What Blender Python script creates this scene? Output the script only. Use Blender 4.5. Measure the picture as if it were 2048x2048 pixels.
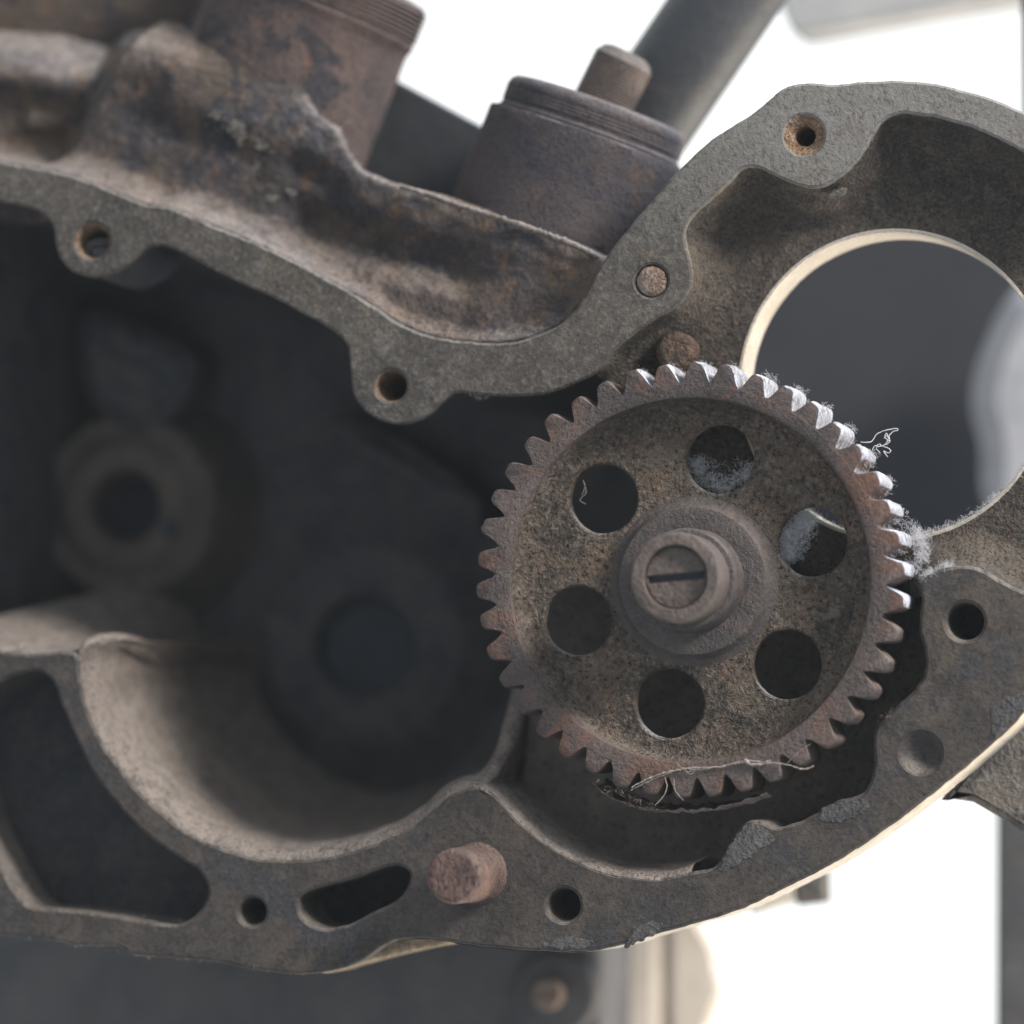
import bpy, math, random
import numpy as np
from mathutils import Vector, Matrix, noise as mnoise
from mathutils.geometry import tessellate_polygon

random.seed(7)
rng = np.random.default_rng(7)
for o in list(bpy.data.objects):
    bpy.data.objects.remove(o)
scene = bpy.context.scene
COL = scene.collection
PI = math.pi

# ------------------------------------------------------------------ camera
# Lengths are modelled in tenth-of-a-millimetre-ish units (S metres each):
# u to the right, d into the casing (0 = machined front face), w up.
S = 1.1e-4
F = 10000.0
PITCH = math.atan(0.0476)
YAW = math.atan(0.1976 * math.cos(PITCH))
FWD = np.array([-math.sin(YAW) * math.cos(PITCH), math.cos(YAW) * math.cos(PITCH), math.sin(PITCH)])
RGT = np.array([math.cos(YAW), math.sin(YAW), 0.0])
UPV = np.cross(RGT, FWD)
CAM = -FWD * F
cam_data = bpy.data.cameras.new('camera')
cam = bpy.data.objects.new('camera', cam_data)
COL.objects.link(cam)
cam.matrix_world = Matrix(((RGT[0], UPV[0], -FWD[0], CAM[0] * S), (RGT[1], UPV[1], -FWD[1], CAM[1] * S),
                           (RGT[2], UPV[2], -FWD[2], CAM[2] * S), (0, 0, 0, 1)))
cam_data.sensor_width = 36.0
cam_data.lens = F / 2048.0 * 36.0
cam_data.clip_start = 0.05
cam_data.clip_end = 50.0
cam_data.dof.use_dof = True
cam_data.dof.focus_distance = (F - 90) * S
cam_data.dof.aperture_fstop = (cam_data.lens * 1e-3) / (310 * S)
scene.camera = cam

# ------------------------------------------------------------------ light
world = bpy.data.worlds.new('World')
scene.world = world
world.use_nodes = True
wb = world.node_tree.nodes['Background']
wb.inputs[0].default_value = (0.86, 0.92, 1.0, 1)   # dim cool light of the sheltered side
wb.inputs[1].default_value = 0.62


def area_lamp(name, pos, target, size, power, color):
    l = bpy.data.lights.new(name, 'AREA')
    l.shape = 'DISK'
    l.size = size
    l.energy = power
    l.color = color
    o = bpy.data.objects.new(name, l)
    COL.objects.link(o)
    o.location = pos
    o.rotation_euler = (Vector(target) - Vector(pos)).to_track_quat('-Z', 'Y').to_euler()
    return o


# sunlit ground outside behind to the right; open sky to the upper right; soft daylight coming in from the right front
area_lamp('ground_glow_lamp', (1.15, 0.62, -0.95), (0.05, 0, 0), 0.55, 34, (1.0, 0.86, 0.70))
area_lamp('sky_lamp', (0.80, 0.22, 1.15), (0.05, 0, 0), 0.5, 26, (0.74, 0.86, 1.0))
area_lamp('daylight_lamp', (1.36, -0.58, 0.92), (0, 0, 0), 0.45, 41, (1.0, 0.925, 0.86))

scene.view_settings.view_transform = 'Standard'
scene.view_settings.look = 'None'
scene.view_settings.exposure = 0.0
scene.view_settings.gamma = 1.0
scene.view_settings.use_curve_mapping = False
scene.cycles.use_denoising = True
scene.cycles.max_bounces = 4
scene.cycles.use_adaptive_sampling = True
scene.cycles.adaptive_threshold = 0.015


# ------------------------------------------------------------------ materials
def grime(name, base, dark, speck, rust=None, rust_amt=0.5, dust=0.0, dust_col=(0.45, 0.42, 0.38), dust_dir=(0.35, -0.1, 0.93),
          dust_rng=(0.2, 0.9), rough=0.8, bump=0.6, spec=0.25, metal=0.0, big=170.0, fine=8.0, speck_amt=0.5, pits=0.55,
          rust_scale=55.0, rust_lo=0.54, stretch=None, patch=None, patch_scale=90.0, patch_lo=0.55, pale_tone=None, pale_tone_rng=(500, 1500), scratch=0.0):
    m = bpy.data.materials.new(name)
    m.use_nodes = True
    nt = m.node_tree
    N, L = nt.nodes, nt.links
    bsdf = N['Principled BSDF']
    geo = N.new('ShaderNodeNewGeometry')
    sc = N.new('ShaderNodeVectorMath'); sc.operation = 'MULTIPLY'
    st = stretch or (1, 1, 1)
    sc.inputs[1].default_value = tuple(a / S for a in st)
    L.new(geo.outputs['Position'], sc.inputs[0])
    V = sc.outputs[0]

    def noise(wave, detail=6, r=0.65, off=0.0, dist=0.0):
        n = N.new('ShaderNodeTexNoise')
        n.inputs['Scale'].default_value = 1.0 / wave
        n.inputs['Detail'].default_value = detail
        n.inputs['Roughness'].default_value = r
        n.inputs['Distortion'].default_value = dist
        if off:
            a = N.new('ShaderNodeVectorMath'); a.operation = 'ADD'
            a.inputs[1].default_value = (off * 1000, off * 731, off * 377)
            L.new(V, a.inputs[0]); L.new(a.outputs[0], n.inputs['Vector'])
        else:
            L.new(V, n.inputs['Vector'])
        return n.outputs['Fac']

    def rampf(x, lo, hi, a=0.0, b=1.0):
        r = N.new('ShaderNodeMapRange')
        r.interpolation_type = 'SMOOTHSTEP'
        r.inputs[1].default_value = lo; r.inputs[2].default_value = hi
        r.inputs[3].default_value = a; r.inputs[4].default_value = b
        L.new(x, r.inputs[0])
        return r.outputs[0]

    def mul(x, y):
        q = N.new('ShaderNodeMath'); q.operation = 'MULTIPLY'
        for i, k in enumerate((x, y)):
            if isinstance(k, (int, float)):
                q.inputs[i].default_value = k
            else:
                L.new(k, q.inputs[i])
        return q.outputs[0]

    def mix(fac, a, b):
        q = N.new('ShaderNodeMix'); q.data_type = 'RGBA'
        L.new(fac, q.inputs[0])
        for i, k in ((6, a), (7, b)):
            if isinstance(k, tuple):
                q.inputs[i].default_value = k + (1,)
            else:
                L.new(k, q.inputs[i])
        return q.outputs[2]

    big_n = noise(big, 4, 0.68)
    fine_n = noise(fine, 3, 0.7, 0.3)
    mid_n = noise(fine * 4.5, 4, 0.72, 0.6, 0.4)
    c = mix(rampf(big_n, 0.34, 0.66), dark, base)
    if pale_tone is not None:      # paler towards the upper right, at the timing ring
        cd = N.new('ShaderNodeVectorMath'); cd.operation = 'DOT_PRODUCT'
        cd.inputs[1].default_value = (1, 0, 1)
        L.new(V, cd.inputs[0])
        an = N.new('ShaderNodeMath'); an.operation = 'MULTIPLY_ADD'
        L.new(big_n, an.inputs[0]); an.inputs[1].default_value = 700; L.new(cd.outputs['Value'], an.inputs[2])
        c = mix(rampf(an.outputs[0], pale_tone_rng[0] + 350, pale_tone_rng[1] + 350), c, pale_tone)
    if patch is not None:
        c = mix(rampf(noise(patch_scale, 5, 0.72, 1.7, 0.5), patch_lo, patch_lo + 0.09), c, patch)
    if rust is not None:
        c = mix(mul(rampf(noise(rust_scale, 4, 0.7, 1.1, 0.6), rust_lo, rust_lo + 0.13), rust_amt), c, rust)
    c = mix(mul(rampf(mid_n, 0.5, 0.72), speck_amt * 0.8), c, speck)
    c = mix(mul(rampf(fine_n, 0.52, 0.70), speck_amt), c, speck)
    if scratch > 0:
        mp = N.new('ShaderNodeMapping'); mp.vector_type = 'POINT'
        mp.inputs['Rotation'].default_value = (0, 0.55, 0)
        mp.inputs['Scale'].default_value = (0.012, 0.01, 0.33)
        L.new(V, mp.inputs['Vector'])
        sn = N.new('ShaderNodeTexNoise'); sn.inputs['Scale'].default_value = 1.0; sn.inputs['Detail'].default_value = 2.0
        L.new(mp.outputs[0], sn.inputs['Vector'])
        c = mix(mul(mul(rampf(sn.outputs['Fac'], 0.60, 0.72), rampf(mid_n, 0.4, 0.6)), scratch), c, speck)
    pit = tuple(v * 0.28 for v in dark)
    c = mix(mul(rampf(fine_n, 0.46, 0.33), pits), c, pit)
    if dust > 0:
        dt = N.new('ShaderNodeVectorMath'); dt.operation = 'DOT_PRODUCT'
        v = Vector(dust_dir).normalized()
        dt.inputs[1].default_value = v
        L.new(geo.outputs['Normal'], dt.inputs[0])
        f = rampf(dt.outputs['Value'], dust_rng[0], dust_rng[1])
        f = mul(f, rampf(mid_n, 0.30, 0.58, 0.25, 1.0))
        f = mul(f, rampf(fine_n, 0.34, 0.50, 0.25, 1.0))
        c = mix(mul(f, dust), c, dust_col)
    L.new(c, bsdf.inputs['Base Color'])
    bsdf.inputs['Roughness'].default_value = rough
    bsdf.inputs['Metallic'].default_value = metal
    bsdf.inputs['Specular IOR Level'].default_value = spec
    if bump > 0:
        add = N.new('ShaderNodeMath'); add.operation = 'ADD'
        L.new(fine_n, add.inputs[0]); L.new(mul(mid_n, 2.2), add.inputs[1])
        b = N.new('ShaderNodeBump')
        b.inputs['Strength'].default_value = bump
        b.inputs['Distance'].default_value = 14 * S
        L.new(add.outputs[0], b.inputs['Height'])
        L.new(b.outputs[0], bsdf.inputs['Normal'])
    return m


M = {}
M['face'] = grime('gasket_face_metal', (0.082, 0.071, 0.063), (0.052, 0.047, 0.044), (0.18, 0.165, 0.147), rust=(0.115, 0.092, 0.072), rust_amt=0.6, rust_scale=110, patch=(0.055, 0.054, 0.057), patch_scale=160, patch_lo=0.52,
                  dust=0.55, dust_col=(0.30, 0.27, 0.24), speck_amt=0.22, pits=0.45, bump=0.28, big=120, scratch=0.35)
M['ring_face'] = grime('oxidised_alloy', (0.20, 0.20, 0.195), (0.13, 0.132, 0.132), (0.33, 0.33, 0.31), dust=0.4, dust_col=(0.3, 0.29, 0.27), speck_amt=0.45, pits=0.4, bump=0.5)
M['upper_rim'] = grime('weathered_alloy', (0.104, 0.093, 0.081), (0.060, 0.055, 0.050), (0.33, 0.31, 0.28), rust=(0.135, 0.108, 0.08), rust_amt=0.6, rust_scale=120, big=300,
                       dust=0.5, dust_col=(0.3, 0.28, 0.25), speck_amt=0.28, pits=0.45, bump=0.3, pale_tone=(0.205, 0.197, 0.182), scratch=0.35)
M['wall'] = grime('cast_wall_metal', (0.200, 0.168, 0.146), (0.120, 0.103, 0.092), (0.36, 0.32, 0.28), rust=(0.16, 0.11, 0.08), rust_amt=0.6, rust_scale=70, dust=0.75,
                  dust_col=(0.42, 0.37, 0.33), speck_amt=0.35, pits=0.5, bump=0.7)
M['bare'] = grime('bare_machined_alloy', (0.55, 0.50, 0.43), (0.45, 0.40, 0.33), (0.62, 0.58, 0.52), rust=(0.30, 0.22, 0.14), rust_amt=0.6, speck_amt=0.3, pits=0.35,
                  bump=0.35, rough=0.6, rust_lo=0.58, rust_scale=40)
M['web'] = grime('oily_cast_metal', (0.115, 0.098, 0.082), (0.066, 0.059, 0.053), (0.27, 0.23, 0.19), rust=(0.12, 0.075, 0.055), rust_amt=0.45, dust=0.35,
                 dust_col=(0.27, 0.23, 0.18), speck_amt=0.42, pits=0.75, bump=1.0, fine=7)
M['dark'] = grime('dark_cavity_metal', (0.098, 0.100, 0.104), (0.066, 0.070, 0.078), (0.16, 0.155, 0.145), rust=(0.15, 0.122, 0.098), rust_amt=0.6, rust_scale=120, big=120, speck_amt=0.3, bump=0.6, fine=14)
M['boss'] = grime('oily_brown_cavity', (0.175, 0.152, 0.132), (0.115, 0.104, 0.095), (0.20, 0.18, 0.16), rust=(0.15, 0.115, 0.088), rust_amt=0.6, rust_scale=90, big=110, speck_amt=0.3, bump=0.7, fine=11)
M['chest'] = grime('stained_chest_metal', (0.110, 0.084, 0.066), (0.046, 0.042, 0.046), (0.20, 0.165, 0.14), rust=(0.15, 0.092, 0.055), rust_amt=0.7, dust=0.5,
                   dust_col=(0.36, 0.30, 0.26), big=210, speck_amt=0.3, pits=0.4, bump=0.6, dust_rng=(0.5, 0.95), patch=(0.040, 0.039, 0.046), patch_scale=190, patch_lo=0.50)
M['barrel'] = grime('rusted_barrel_iron', (0.130, 0.092, 0.080), (0.066, 0.054, 0.055), (0.19, 0.14, 0.12), rust=(0.26, 0.115, 0.06), rust_amt=0.8, rust_lo=0.60,
                    patch=(0.040, 0.039, 0.046), patch_scale=150, patch_lo=0.53, dust=0.3, dust_col=(0.25, 0.21, 0.19), bump=0.5, speck_amt=0.3)
M['barrel_dark'] = grime('sooty_barrel_iron', (0.078, 0.064, 0.064), (0.044, 0.042, 0.050), (0.12, 0.10, 0.09), rust=(0.10, 0.065, 0.05), rust_amt=0.6, dust=0.3,
                         dust_col=(0.27, 0.24, 0.24), bump=0.4, speck_amt=0.25)
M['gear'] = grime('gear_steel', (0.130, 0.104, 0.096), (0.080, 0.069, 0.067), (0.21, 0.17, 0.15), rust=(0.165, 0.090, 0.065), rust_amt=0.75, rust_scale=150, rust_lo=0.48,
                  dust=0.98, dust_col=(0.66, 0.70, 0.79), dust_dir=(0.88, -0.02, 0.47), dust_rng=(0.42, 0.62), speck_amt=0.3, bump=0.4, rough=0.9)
M['gear_rim'] = grime('gear_rim_steel', (0.130, 0.104, 0.096), (0.080, 0.069, 0.067), (0.21, 0.17, 0.15), rust=(0.155, 0.088, 0.065), rust_amt=0.75, rust_scale=150, rust_lo=0.48,
                      dust=0.45, dust_col=(0.30, 0.25, 0.21), dust_dir=(0.6, -0.05, 0.8), dust_rng=(0.4, 0.95), speck_amt=0.35, bump=0.5, rough=0.9)
M['gear_web'] = grime('grimy_gear_web', (0.150, 0.122, 0.098), (0.095, 0.080, 0.067), (0.36, 0.30, 0.24), patch=(0.075, 0.066, 0.058), patch_scale=170, patch_lo=0.52, rust_lo=0.5, rust_scale=90, rust=(0.19, 0.125, 0.085), rust_amt=0.5, dust=0.9,
                      dust_col=(0.50, 0.50, 0.52), dust_dir=(0.3, -0.05, 0.95), dust_rng=(0.5, 0.95), speck_amt=0.5, pits=0.95, bump=1.0, fine=8.5, rough=0.9)
M['gear_fillet'] = grime('caked_rim_grime', (0.150, 0.122, 0.098), (0.085, 0.072, 0.062), (0.36, 0.30, 0.25), rust=(0.17, 0.11, 0.08), rust_amt=0.5, dust=0.5,
                         dust_col=(0.36, 0.31, 0.27), dust_dir=(0.6, -0.05, 0.8), dust_rng=(0.5, 0.95), speck_amt=0.5, pits=0.9, bump=1.0, fine=9, rough=0.95)
M['hub'] = grime('hub_steel', (0.092, 0.080, 0.076), (0.064, 0.057, 0.056), (0.17, 0.14, 0.12), rust=(0.16, 0.10, 0.075), rust_amt=0.45, dust=0.4, dust_col=(0.24, 0.2, 0.18),
                 speck_amt=0.3, pits=0.4, bump=0.4, rough=0.65, spec=0.4)
M['nut'] = grime('nut_steel', (0.150, 0.121, 0.107), (0.104, 0.086, 0.078), (0.22, 0.175, 0.15), rust=(0.15, 0.092, 0.07), rust_amt=0.45, speck_amt=0.4, pits=0.6, bump=0.6, fine=7, big=70,
                 rough=0.65, spec=0.35)
M['rust'] = grime('rusty_steel', (0.17, 0.115, 0.085), (0.095, 0.070, 0.058), (0.33, 0.25, 0.19), rust=(0.24, 0.13, 0.07), rust_amt=0.6, speck_amt=0.5, pits=0.85, bump=1.0, big=40, fine=9)
M['pin'] = grime('rusted_pin_steel', (0.165, 0.105, 0.090), (0.115, 0.078, 0.070), (0.30, 0.22, 0.19), rust=(0.2, 0.105, 0.07), rust_amt=0.5, speck_amt=0.45, pits=0.8, bump=0.9, big=60, dust=0.4,
                 dust_col=(0.33, 0.27, 0.23), stretch=(1.2, 1, 0.7), fine=8)
M['plug'] = grime('pale_rust_plug', (0.46, 0.37, 0.31), (0.20, 0.135, 0.10), (0.5, 0.42, 0.36), rust=(0.34, 0.18, 0.09), rust_amt=0.7, rust_scale=30, speck_amt=0.4, pits=0.7, bump=1.0, big=40)
M['hole_rust'] = grime('rusty_thread', (0.36, 0.25, 0.16), (0.20, 0.115, 0.07), (0.6, 0.52, 0.44), rust=(0.38, 0.19, 0.08), rust_amt=0.7, rust_scale=20, speck_amt=0.5, pits=0.7, bump=1.0, big=30)
M['void'] = grime('bore_shade', (0.06, 0.068, 0.080), (0.05, 0.056, 0.068), (0.08, 0.08, 0.08), speck_amt=0.2, bump=0.2)  # shade inside holes and slots, put into a near-black colour
M['tube'] = grime('black_frame_paint', (0.046, 0.050, 0.056), (0.034, 0.038, 0.044), (0.06, 0.06, 0.06), rust=(0.14, 0.09, 0.07), rust_amt=0.5, rust_lo=0.6, bump=0.2, rough=0.5, spec=0.4, speck_amt=0.2)
M['panel'] = grime('dull_panel_paint', (0.044, 0.047, 0.054), (0.038, 0.041, 0.048), (0.055, 0.055, 0.06), bump=0.1, speck_amt=0.15, pits=0.1)
M['beam'] = grime('pale_beam_paint', (0.52, 0.52, 0.52), (0.45, 0.46, 0.46), (0.7, 0.7, 0.68), bump=0.1, speck_amt=0.2, pits=0.1)
M['cloud_grey'] = grime('pale_grey_metal', (0.50, 0.51, 0.54), (0.36, 0.37, 0.40), (0.6, 0.6, 0.62), bump=0.2, speck_amt=0.2, pits=0.1)
M['beige'] = grime('cream_wood', (0.80, 0.71, 0.60), (0.74, 0.65, 0.54), (0.75, 0.68, 0.56), rust=(0.5, 0.4, 0.28), rust_amt=0.4, bump=0.2, speck_amt=0.2, pits=0.2)
M['bracket'] = grime('dusty_bracket_alloy', (0.19, 0.17, 0.145), (0.10, 0.096, 0.09), (0.34, 0.32, 0.28), dust=0.5, dust_col=(0.3, 0.28, 0.25), speck_amt=0.5, pits=0.6, bump=0.6, big=80, fine=12)
M['lower'] = grime('lower_case_metal', (0.125, 0.122, 0.12), (0.09, 0.091, 0.096), (0.18, 0.17, 0.155), rust=(0.1, 0.08, 0.06), rust_amt=0.4, bump=0.4, speck_amt=0.25)
M['silk'] = grime('dusty_silk', (0.72, 0.73, 0.76), (0.6, 0.6, 0.62), (0.8, 0.8, 0.82), bump=0, speck_amt=0.3, pits=0.0, rough=0.9)
M['silk_brown'] = grime('grimy_silk', (0.38, 0.33, 0.29), (0.26, 0.22, 0.19), (0.5, 0.46, 0.42), bump=0.3, speck_amt=0.4, pits=0.3, rough=0.9)
M['sling'] = grime('grimy_web_film', (0.25, 0.20, 0.17), (0.15, 0.12, 0.105), (0.42, 0.36, 0.32), bump=0.6, speck_amt=0.5, pits=0.6, rough=0.95)
M['tan'] = grime('tan_bare_casting', (0.30, 0.235, 0.155), (0.2, 0.155, 0.105), (0.42, 0.36, 0.27), speck_amt=0.4, pits=0.5, bump=0.6, big=60)
M['crust'] = grime('pale_corrosion', (0.20, 0.19, 0.165), (0.11, 0.10, 0.09), (0.38, 0.37, 0.34), speck_amt=0.5, pits=0.6, bump=0.9, big=30)
M['scrap'] = grime('old_gasket_paper', (0.125, 0.122, 0.12), (0.08, 0.08, 0.082), (0.22, 0.215, 0.2), speck_amt=0.45, pits=0.6, bump=0.8)

# ------------------------------------------------------------------ helpers
def at(px, py, d=0.0):
    """point (u,d,w) on the plane of depth d that the lens sees at photo position px,py"""
    v = FWD * F + RGT * (px - 1024.0) - UPV * (py - 1024.0)
    t = (d - CAM[1]) / v[1]
    p = CAM + v * t
    return np.array([p[0], d, p[2]])


def tr(pts, d=0.0):
    return np.array([at(x, y, d)[[0, 2]] for x, y in pts])


def smooth(P, closed=True, step=6.0, jit=0.0, jw=30.0, seed=0.0):
    P = np.asarray(P, float)
    n = len(P)
    out = []
    segs = n if closed else n - 1
    for i in range(segs):
        if closed:
            p0, p1, p2, p3 = P[(i - 1) % n], P[i], P[(i + 1) % n], P[(i + 2) % n]
        else:
            p0, p1, p2, p3 = P[max(i - 1, 0)], P[i], P[i + 1], P[min(i + 2, n - 1)]
        ln = np.linalg.norm(p2 - p1)
        k = max(1, int(round(ln / step)))
        # centripetal-like tangents
        l0 = max(np.linalg.norm(p1 - p0), 1e-6); l1 = max(ln, 1e-6); l2 = max(np.linalg.norm(p3 - p2), 1e-6)
        m1 = (p2 - p0) / (l0 + l1) * l1
        m2 = (p3 - p1) / (l1 + l2) * l1
        for j in range(k):
            t = j / k
            h00 = 2 * t**3 - 3 * t**2 + 1; h10 = t**3 - 2 * t**2 + t
            h01 = -2 * t**3 + 3 * t**2; h11 = t**3 - t**2
            out.append(h00 * p1 + h10 * m1 + h01 * p2 + h11 * m2)
    if not closed:
        out.append(P[-1])
    Q = np.array(out)
    if jit > 0:
        nr = normals2(Q, closed)
        for i, q in enumerate(Q):
            a = mnoise.noise(Vector((q[0] / jw, q[1] / jw, seed))) + 0.6 * mnoise.noise(Vector((q[0] / jw * 2.7, q[1] / jw * 2.7, seed + 5)))
            Q[i] = q + nr[i] * a * jit
    return Q


def normals2(Q, closed=True):
    """left-hand normals"""
    if closed:
        t = np.roll(Q, -1, 0) - np.roll(Q, 1, 0)
    else:
        t = np.gradient(Q, axis=0)
    ln = np.linalg.norm(t, axis=1, keepdims=True)
    ln[ln == 0] = 1
    t = t / ln
    return np.stack([-t[:, 1], t[:, 0]], 1)


def area2(Q):
    x, y = Q[:, 0], Q[:, 1]
    return 0.5 * np.sum(x * np.roll(y, -1) - np.roll(x, -1) * y)


def circle(c, r, n=48, phase=0.0):
    a = np.arange(n) * 2 * PI / n + phase
    return np.stack([c[0] + r * np.cos(a), c[1] + r * np.sin(a)], 1)


def new_obj(name, verts, faces, mat, parent=None, smooth_faces=None, origin=None):
    me = bpy.data.meshes.new(name)
    V = np.asarray(verts, float)
    org = np.zeros(3) if origin is None else np.asarray(origin, float)
    me.from_pydata(((V - org) * S).tolist(), [], [tuple(int(i) for i in f) for f in faces])
    if smooth_faces is None:
        me.polygons.foreach_set('use_smooth', [True] * len(me.polygons))
    else:
        me.polygons.foreach_set('use_smooth', list(smooth_faces))
    me.materials.append(mat)
    me.update()
    o = bpy.data.objects.new(name, me)
    COL.objects.link(o)
    if parent is not None:
        o.parent = parent
        po = parent.get('_org', None)
        pv = np.array(po) if po is not None else np.zeros(3)
        o.location = tuple((org - pv) * S)
    else:
        o.location = tuple(org * S)
    return o


def empty(name, org, label, cat, group=None):
    o = bpy.data.objects.new(name, None)
    COL.objects.link(o)
    o.location = tuple(np.asarray(org, float) * S)
    o.empty_display_size = 0.005
    ORG[o.name] = np.asarray(org, float)
    tag(o, label, cat, group)
    return o


ORG = {}


def tag(o, label, cat, group=None, kind=None):
    o['label'] = label
    o['category'] = cat
    if group:
        o['group'] = group
    if kind:
        o['kind'] = kind
    return o


def adopt(o, parent):
    """parent o (whose mesh sits in world units) under an empty"""
    po = ORG[parent.name] if parent.name in ORG else np.array(parent.location) / S
    o.parent = parent
    o.location = tuple(np.array(o.location) - po * S)
    return o


def rows_to_mesh(rows, closed=True):
    n = len(rows[0])
    V = np.concatenate(rows, 0)
    Fc = []
    for k in range(len(rows) - 1):
        for i in range(n if closed else n - 1):
            j = (i + 1) % n
            Fc.append((k * n + i, k * n + j, (k + 1) * n + j, (k + 1) * n + i))
    return V, Fc


def plate(name, outer, holes, d0, d1, r, mat, back=True, rough_top=0.0):
    """a flat-faced casting web: front at d0, rounded edges of radius r, walls back to d1"""
    loops = []
    for i, lp in enumerate([outer] + list(holes)):
        lp = np.asarray(lp, float)
        a = area2(lp)
        if (i == 0 and a < 0) or (i > 0 and a > 0):
            lp = lp[::-1]
        loops.append(lp)
    V, Fc, sm = [], [], []
    base = 0
    front_loops, back_loops = [], []
    for lp in loops:
        nr = normals2(lp)
        rows = []
        for ins, dd in ((r, 0.0), (r * 0.62, r * 0.10), (r * 0.29, r * 0.33), (r * 0.08, r * 0.66), (0.0, r)):
            q = lp + nr * ins
            rows.append(np.stack([q[:, 0], np.full(len(q), d0 + dd), q[:, 1]], 1))
        for tt in (0.5, 1.0):
            q = lp
            rows.append(np.stack([q[:, 0], np.full(len(q), d0 + r + (d1 - d0 - r) * tt), q[:, 1]], 1))
        vv, ff = rows_to_mesh(rows)
        n = len(lp)
        V.append(vv)
        Fc += [tuple(base + k for k in f) for f in ff]
        sm += [True] * len(ff)
        front_loops.append(list(range(base, base + n)))
        back_loops.append(list(range(base + 6 * n, base + 7 * n)))
        base += len(vv)
    V = np.concatenate(V, 0)

    def fill(ls, sign):
        idx = [k for l in ls for k in l]
        tri = tessellate_polygon([[Vector((V[k][0], V[k][2], 0)) for k in l] for l in ls])
        for t in tri:
            a, b, c = (idx[k] for k in t)
            A, B, C_ = V[a], V[b], V[c]
            cr = (B[0] - A[0]) * (C_[2] - A[2]) - (B[2] - A[2]) * (C_[0] - A[0])
            if abs(cr) < 1e-9:
                continue
            if cr * sign < 0:
                a, b = b, a
            Fc.append((a, b, c)); sm.append(False)
    fill(front_loops, 1)
    if back:
        fill(back_loops, -1)
    return new_obj(name, V, Fc, mat, smooth_faces=sm)


def lathe(name, c, profile, mat, n=72, axis=None, e1=None, cap0=False, cap1=False, wob=0.0, sharp=True):
    """revolve (r,t) pairs; default axis is +d through (u,w)=c with t as depth"""
    if axis is None:
        ax = np.array([0, 1.0, 0]); f1 = np.array([1.0, 0, 0]); f2 = np.array([0, 0, 1.0])
        o = np.array([c[0], 0, c[1]])
    else:
        ax = np.asarray(axis, float); ax = ax / np.linalg.norm(ax)
        f1 = np.cross(ax, np.array([0, 1.0, 0])); f1 = f1 / np.linalg.norm(f1)
        f2 = np.cross(ax, f1)
        o = np.asarray(c, float)
    a = np.arange(n) * 2 * PI / n
    rows = []
    for r, t in profile:
        rr = np.full(n, float(r))
        if wob:
            rr = rr + np.array([mnoise.noise(Vector((math.cos(x) * 3, math.sin(x) * 3, t * 0.05 + r))) for x in a]) * wob
        rows.append(o + ax * t + np.outer(np.cos(a) * rr, f1) + np.outer(np.sin(a) * rr, f2))
    V, Fc = rows_to_mesh(rows)
    k = len(profile)
    if cap0:
        Fc.append(tuple(range(n))[::-1])
    if cap1:
        Fc.append(tuple(range((k - 1) * n, k * n)))
    ob = new_obj(name, V, Fc, mat)
    if sharp:
        sharpen(ob)
    return ob


def sharpen(ob, ang=35):
    me = ob.data
    try:
        me.set_sharp_from_angle(angle=math.radians(ang))
    except Exception:
        pass


def box_poly(name, px, d0, d1, mat, r=4.0, dtrace=None, rounded=False, step=12):
    """a solid slab whose outline is seen at photo positions px at depth d0"""
    q = tr(px, d0 if dtrace is None else dtrace)
    if rounded:
        q = smooth(q, True, step)
    else:
        q = densify(q, step * 3)
    return plate(name, q, [], d0, d1, r, mat)


def densify(q, step):
    out = []
    n = len(q)
    for i in range(n):
        a, b = q[i], q[(i + 1) % n]
        k = max(1, int(np.linalg.norm(b - a) / step))
        for j in range(k):
            out.append(a + (b - a) * j / k)
    return np.array(out)


def sdf(poly, X, Y):
    """signed distance to a closed polygon, negative inside"""
    P = np.asarray(poly)
    best = np.full(X.shape, 1e18)
    inside = np.zeros(X.shape, bool)
    n = len(P)
    for i in range(n):
        a, b = P[i], P[(i + 1) % n]
        ex, ey = b - a
        wx, wy = X - a[0], Y - a[1]
        t = np.clip((wx * ex + wy * ey) / (ex * ex + ey * ey + 1e-12), 0, 1)
        dx, dy = wx - ex * t, wy - ey * t
        best = np.minimum(best, dx * dx + dy * dy)
        c1 = (a[1] <= Y) & (b[1] > Y); c2 = (a[1] > Y) & (b[1] <= Y)
        cr = ex * wy - ey * wx
        inside ^= (c1 & (cr > 0)) | (c2 & (cr < 0))
    s = np.sqrt(best)
    return np.where(inside, -s, s)


def sdl(line, X, Y):
    best = np.full(X.shape, 1e18)
    for i in range(len(line) - 1):
        a, b = np.asarray(line[i]), np.asarray(line[i + 1])
        ex, ey = b - a
        wx, wy = X - a[0], Y - a[1]
        t = np.clip((wx * ex + wy * ey) / (ex * ex + ey * ey + 1e-12), 0, 1)
        best = np.minimum(best, (wx - ex * t)**2 + (wy - ey * t)**2)
    return np.sqrt(best)


def sstep(x, a, b):
    t = np.clip((x - a) / (b - a), 0, 1)
    return t * t * (3 - 2 * t)


def vnoise(X, Y, wave, seed):
    """cheap smooth value noise on arrays"""
    gx, gy = X / wave, Y / wave
    ix, iy = np.floor(gx).astype(int), np.floor(gy).astype(int)
    fx, fy = gx - ix, gy - iy
    fx = fx * fx * (3 - 2 * fx); fy = fy * fy * (3 - 2 * fy)

    def h(i, j):
        v = np.sin(i * 127.1 + j * 311.7 + seed * 74.7) * 43758.5453
        return (v - np.floor(v)) * 2 - 1
    return ((h(ix, iy) * (1 - fx) + h(ix + 1, iy) * fx) * (1 - fy) + (h(ix, iy + 1) * (1 - fx) + h(ix + 1, iy + 1) * fx) * fy)


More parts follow.
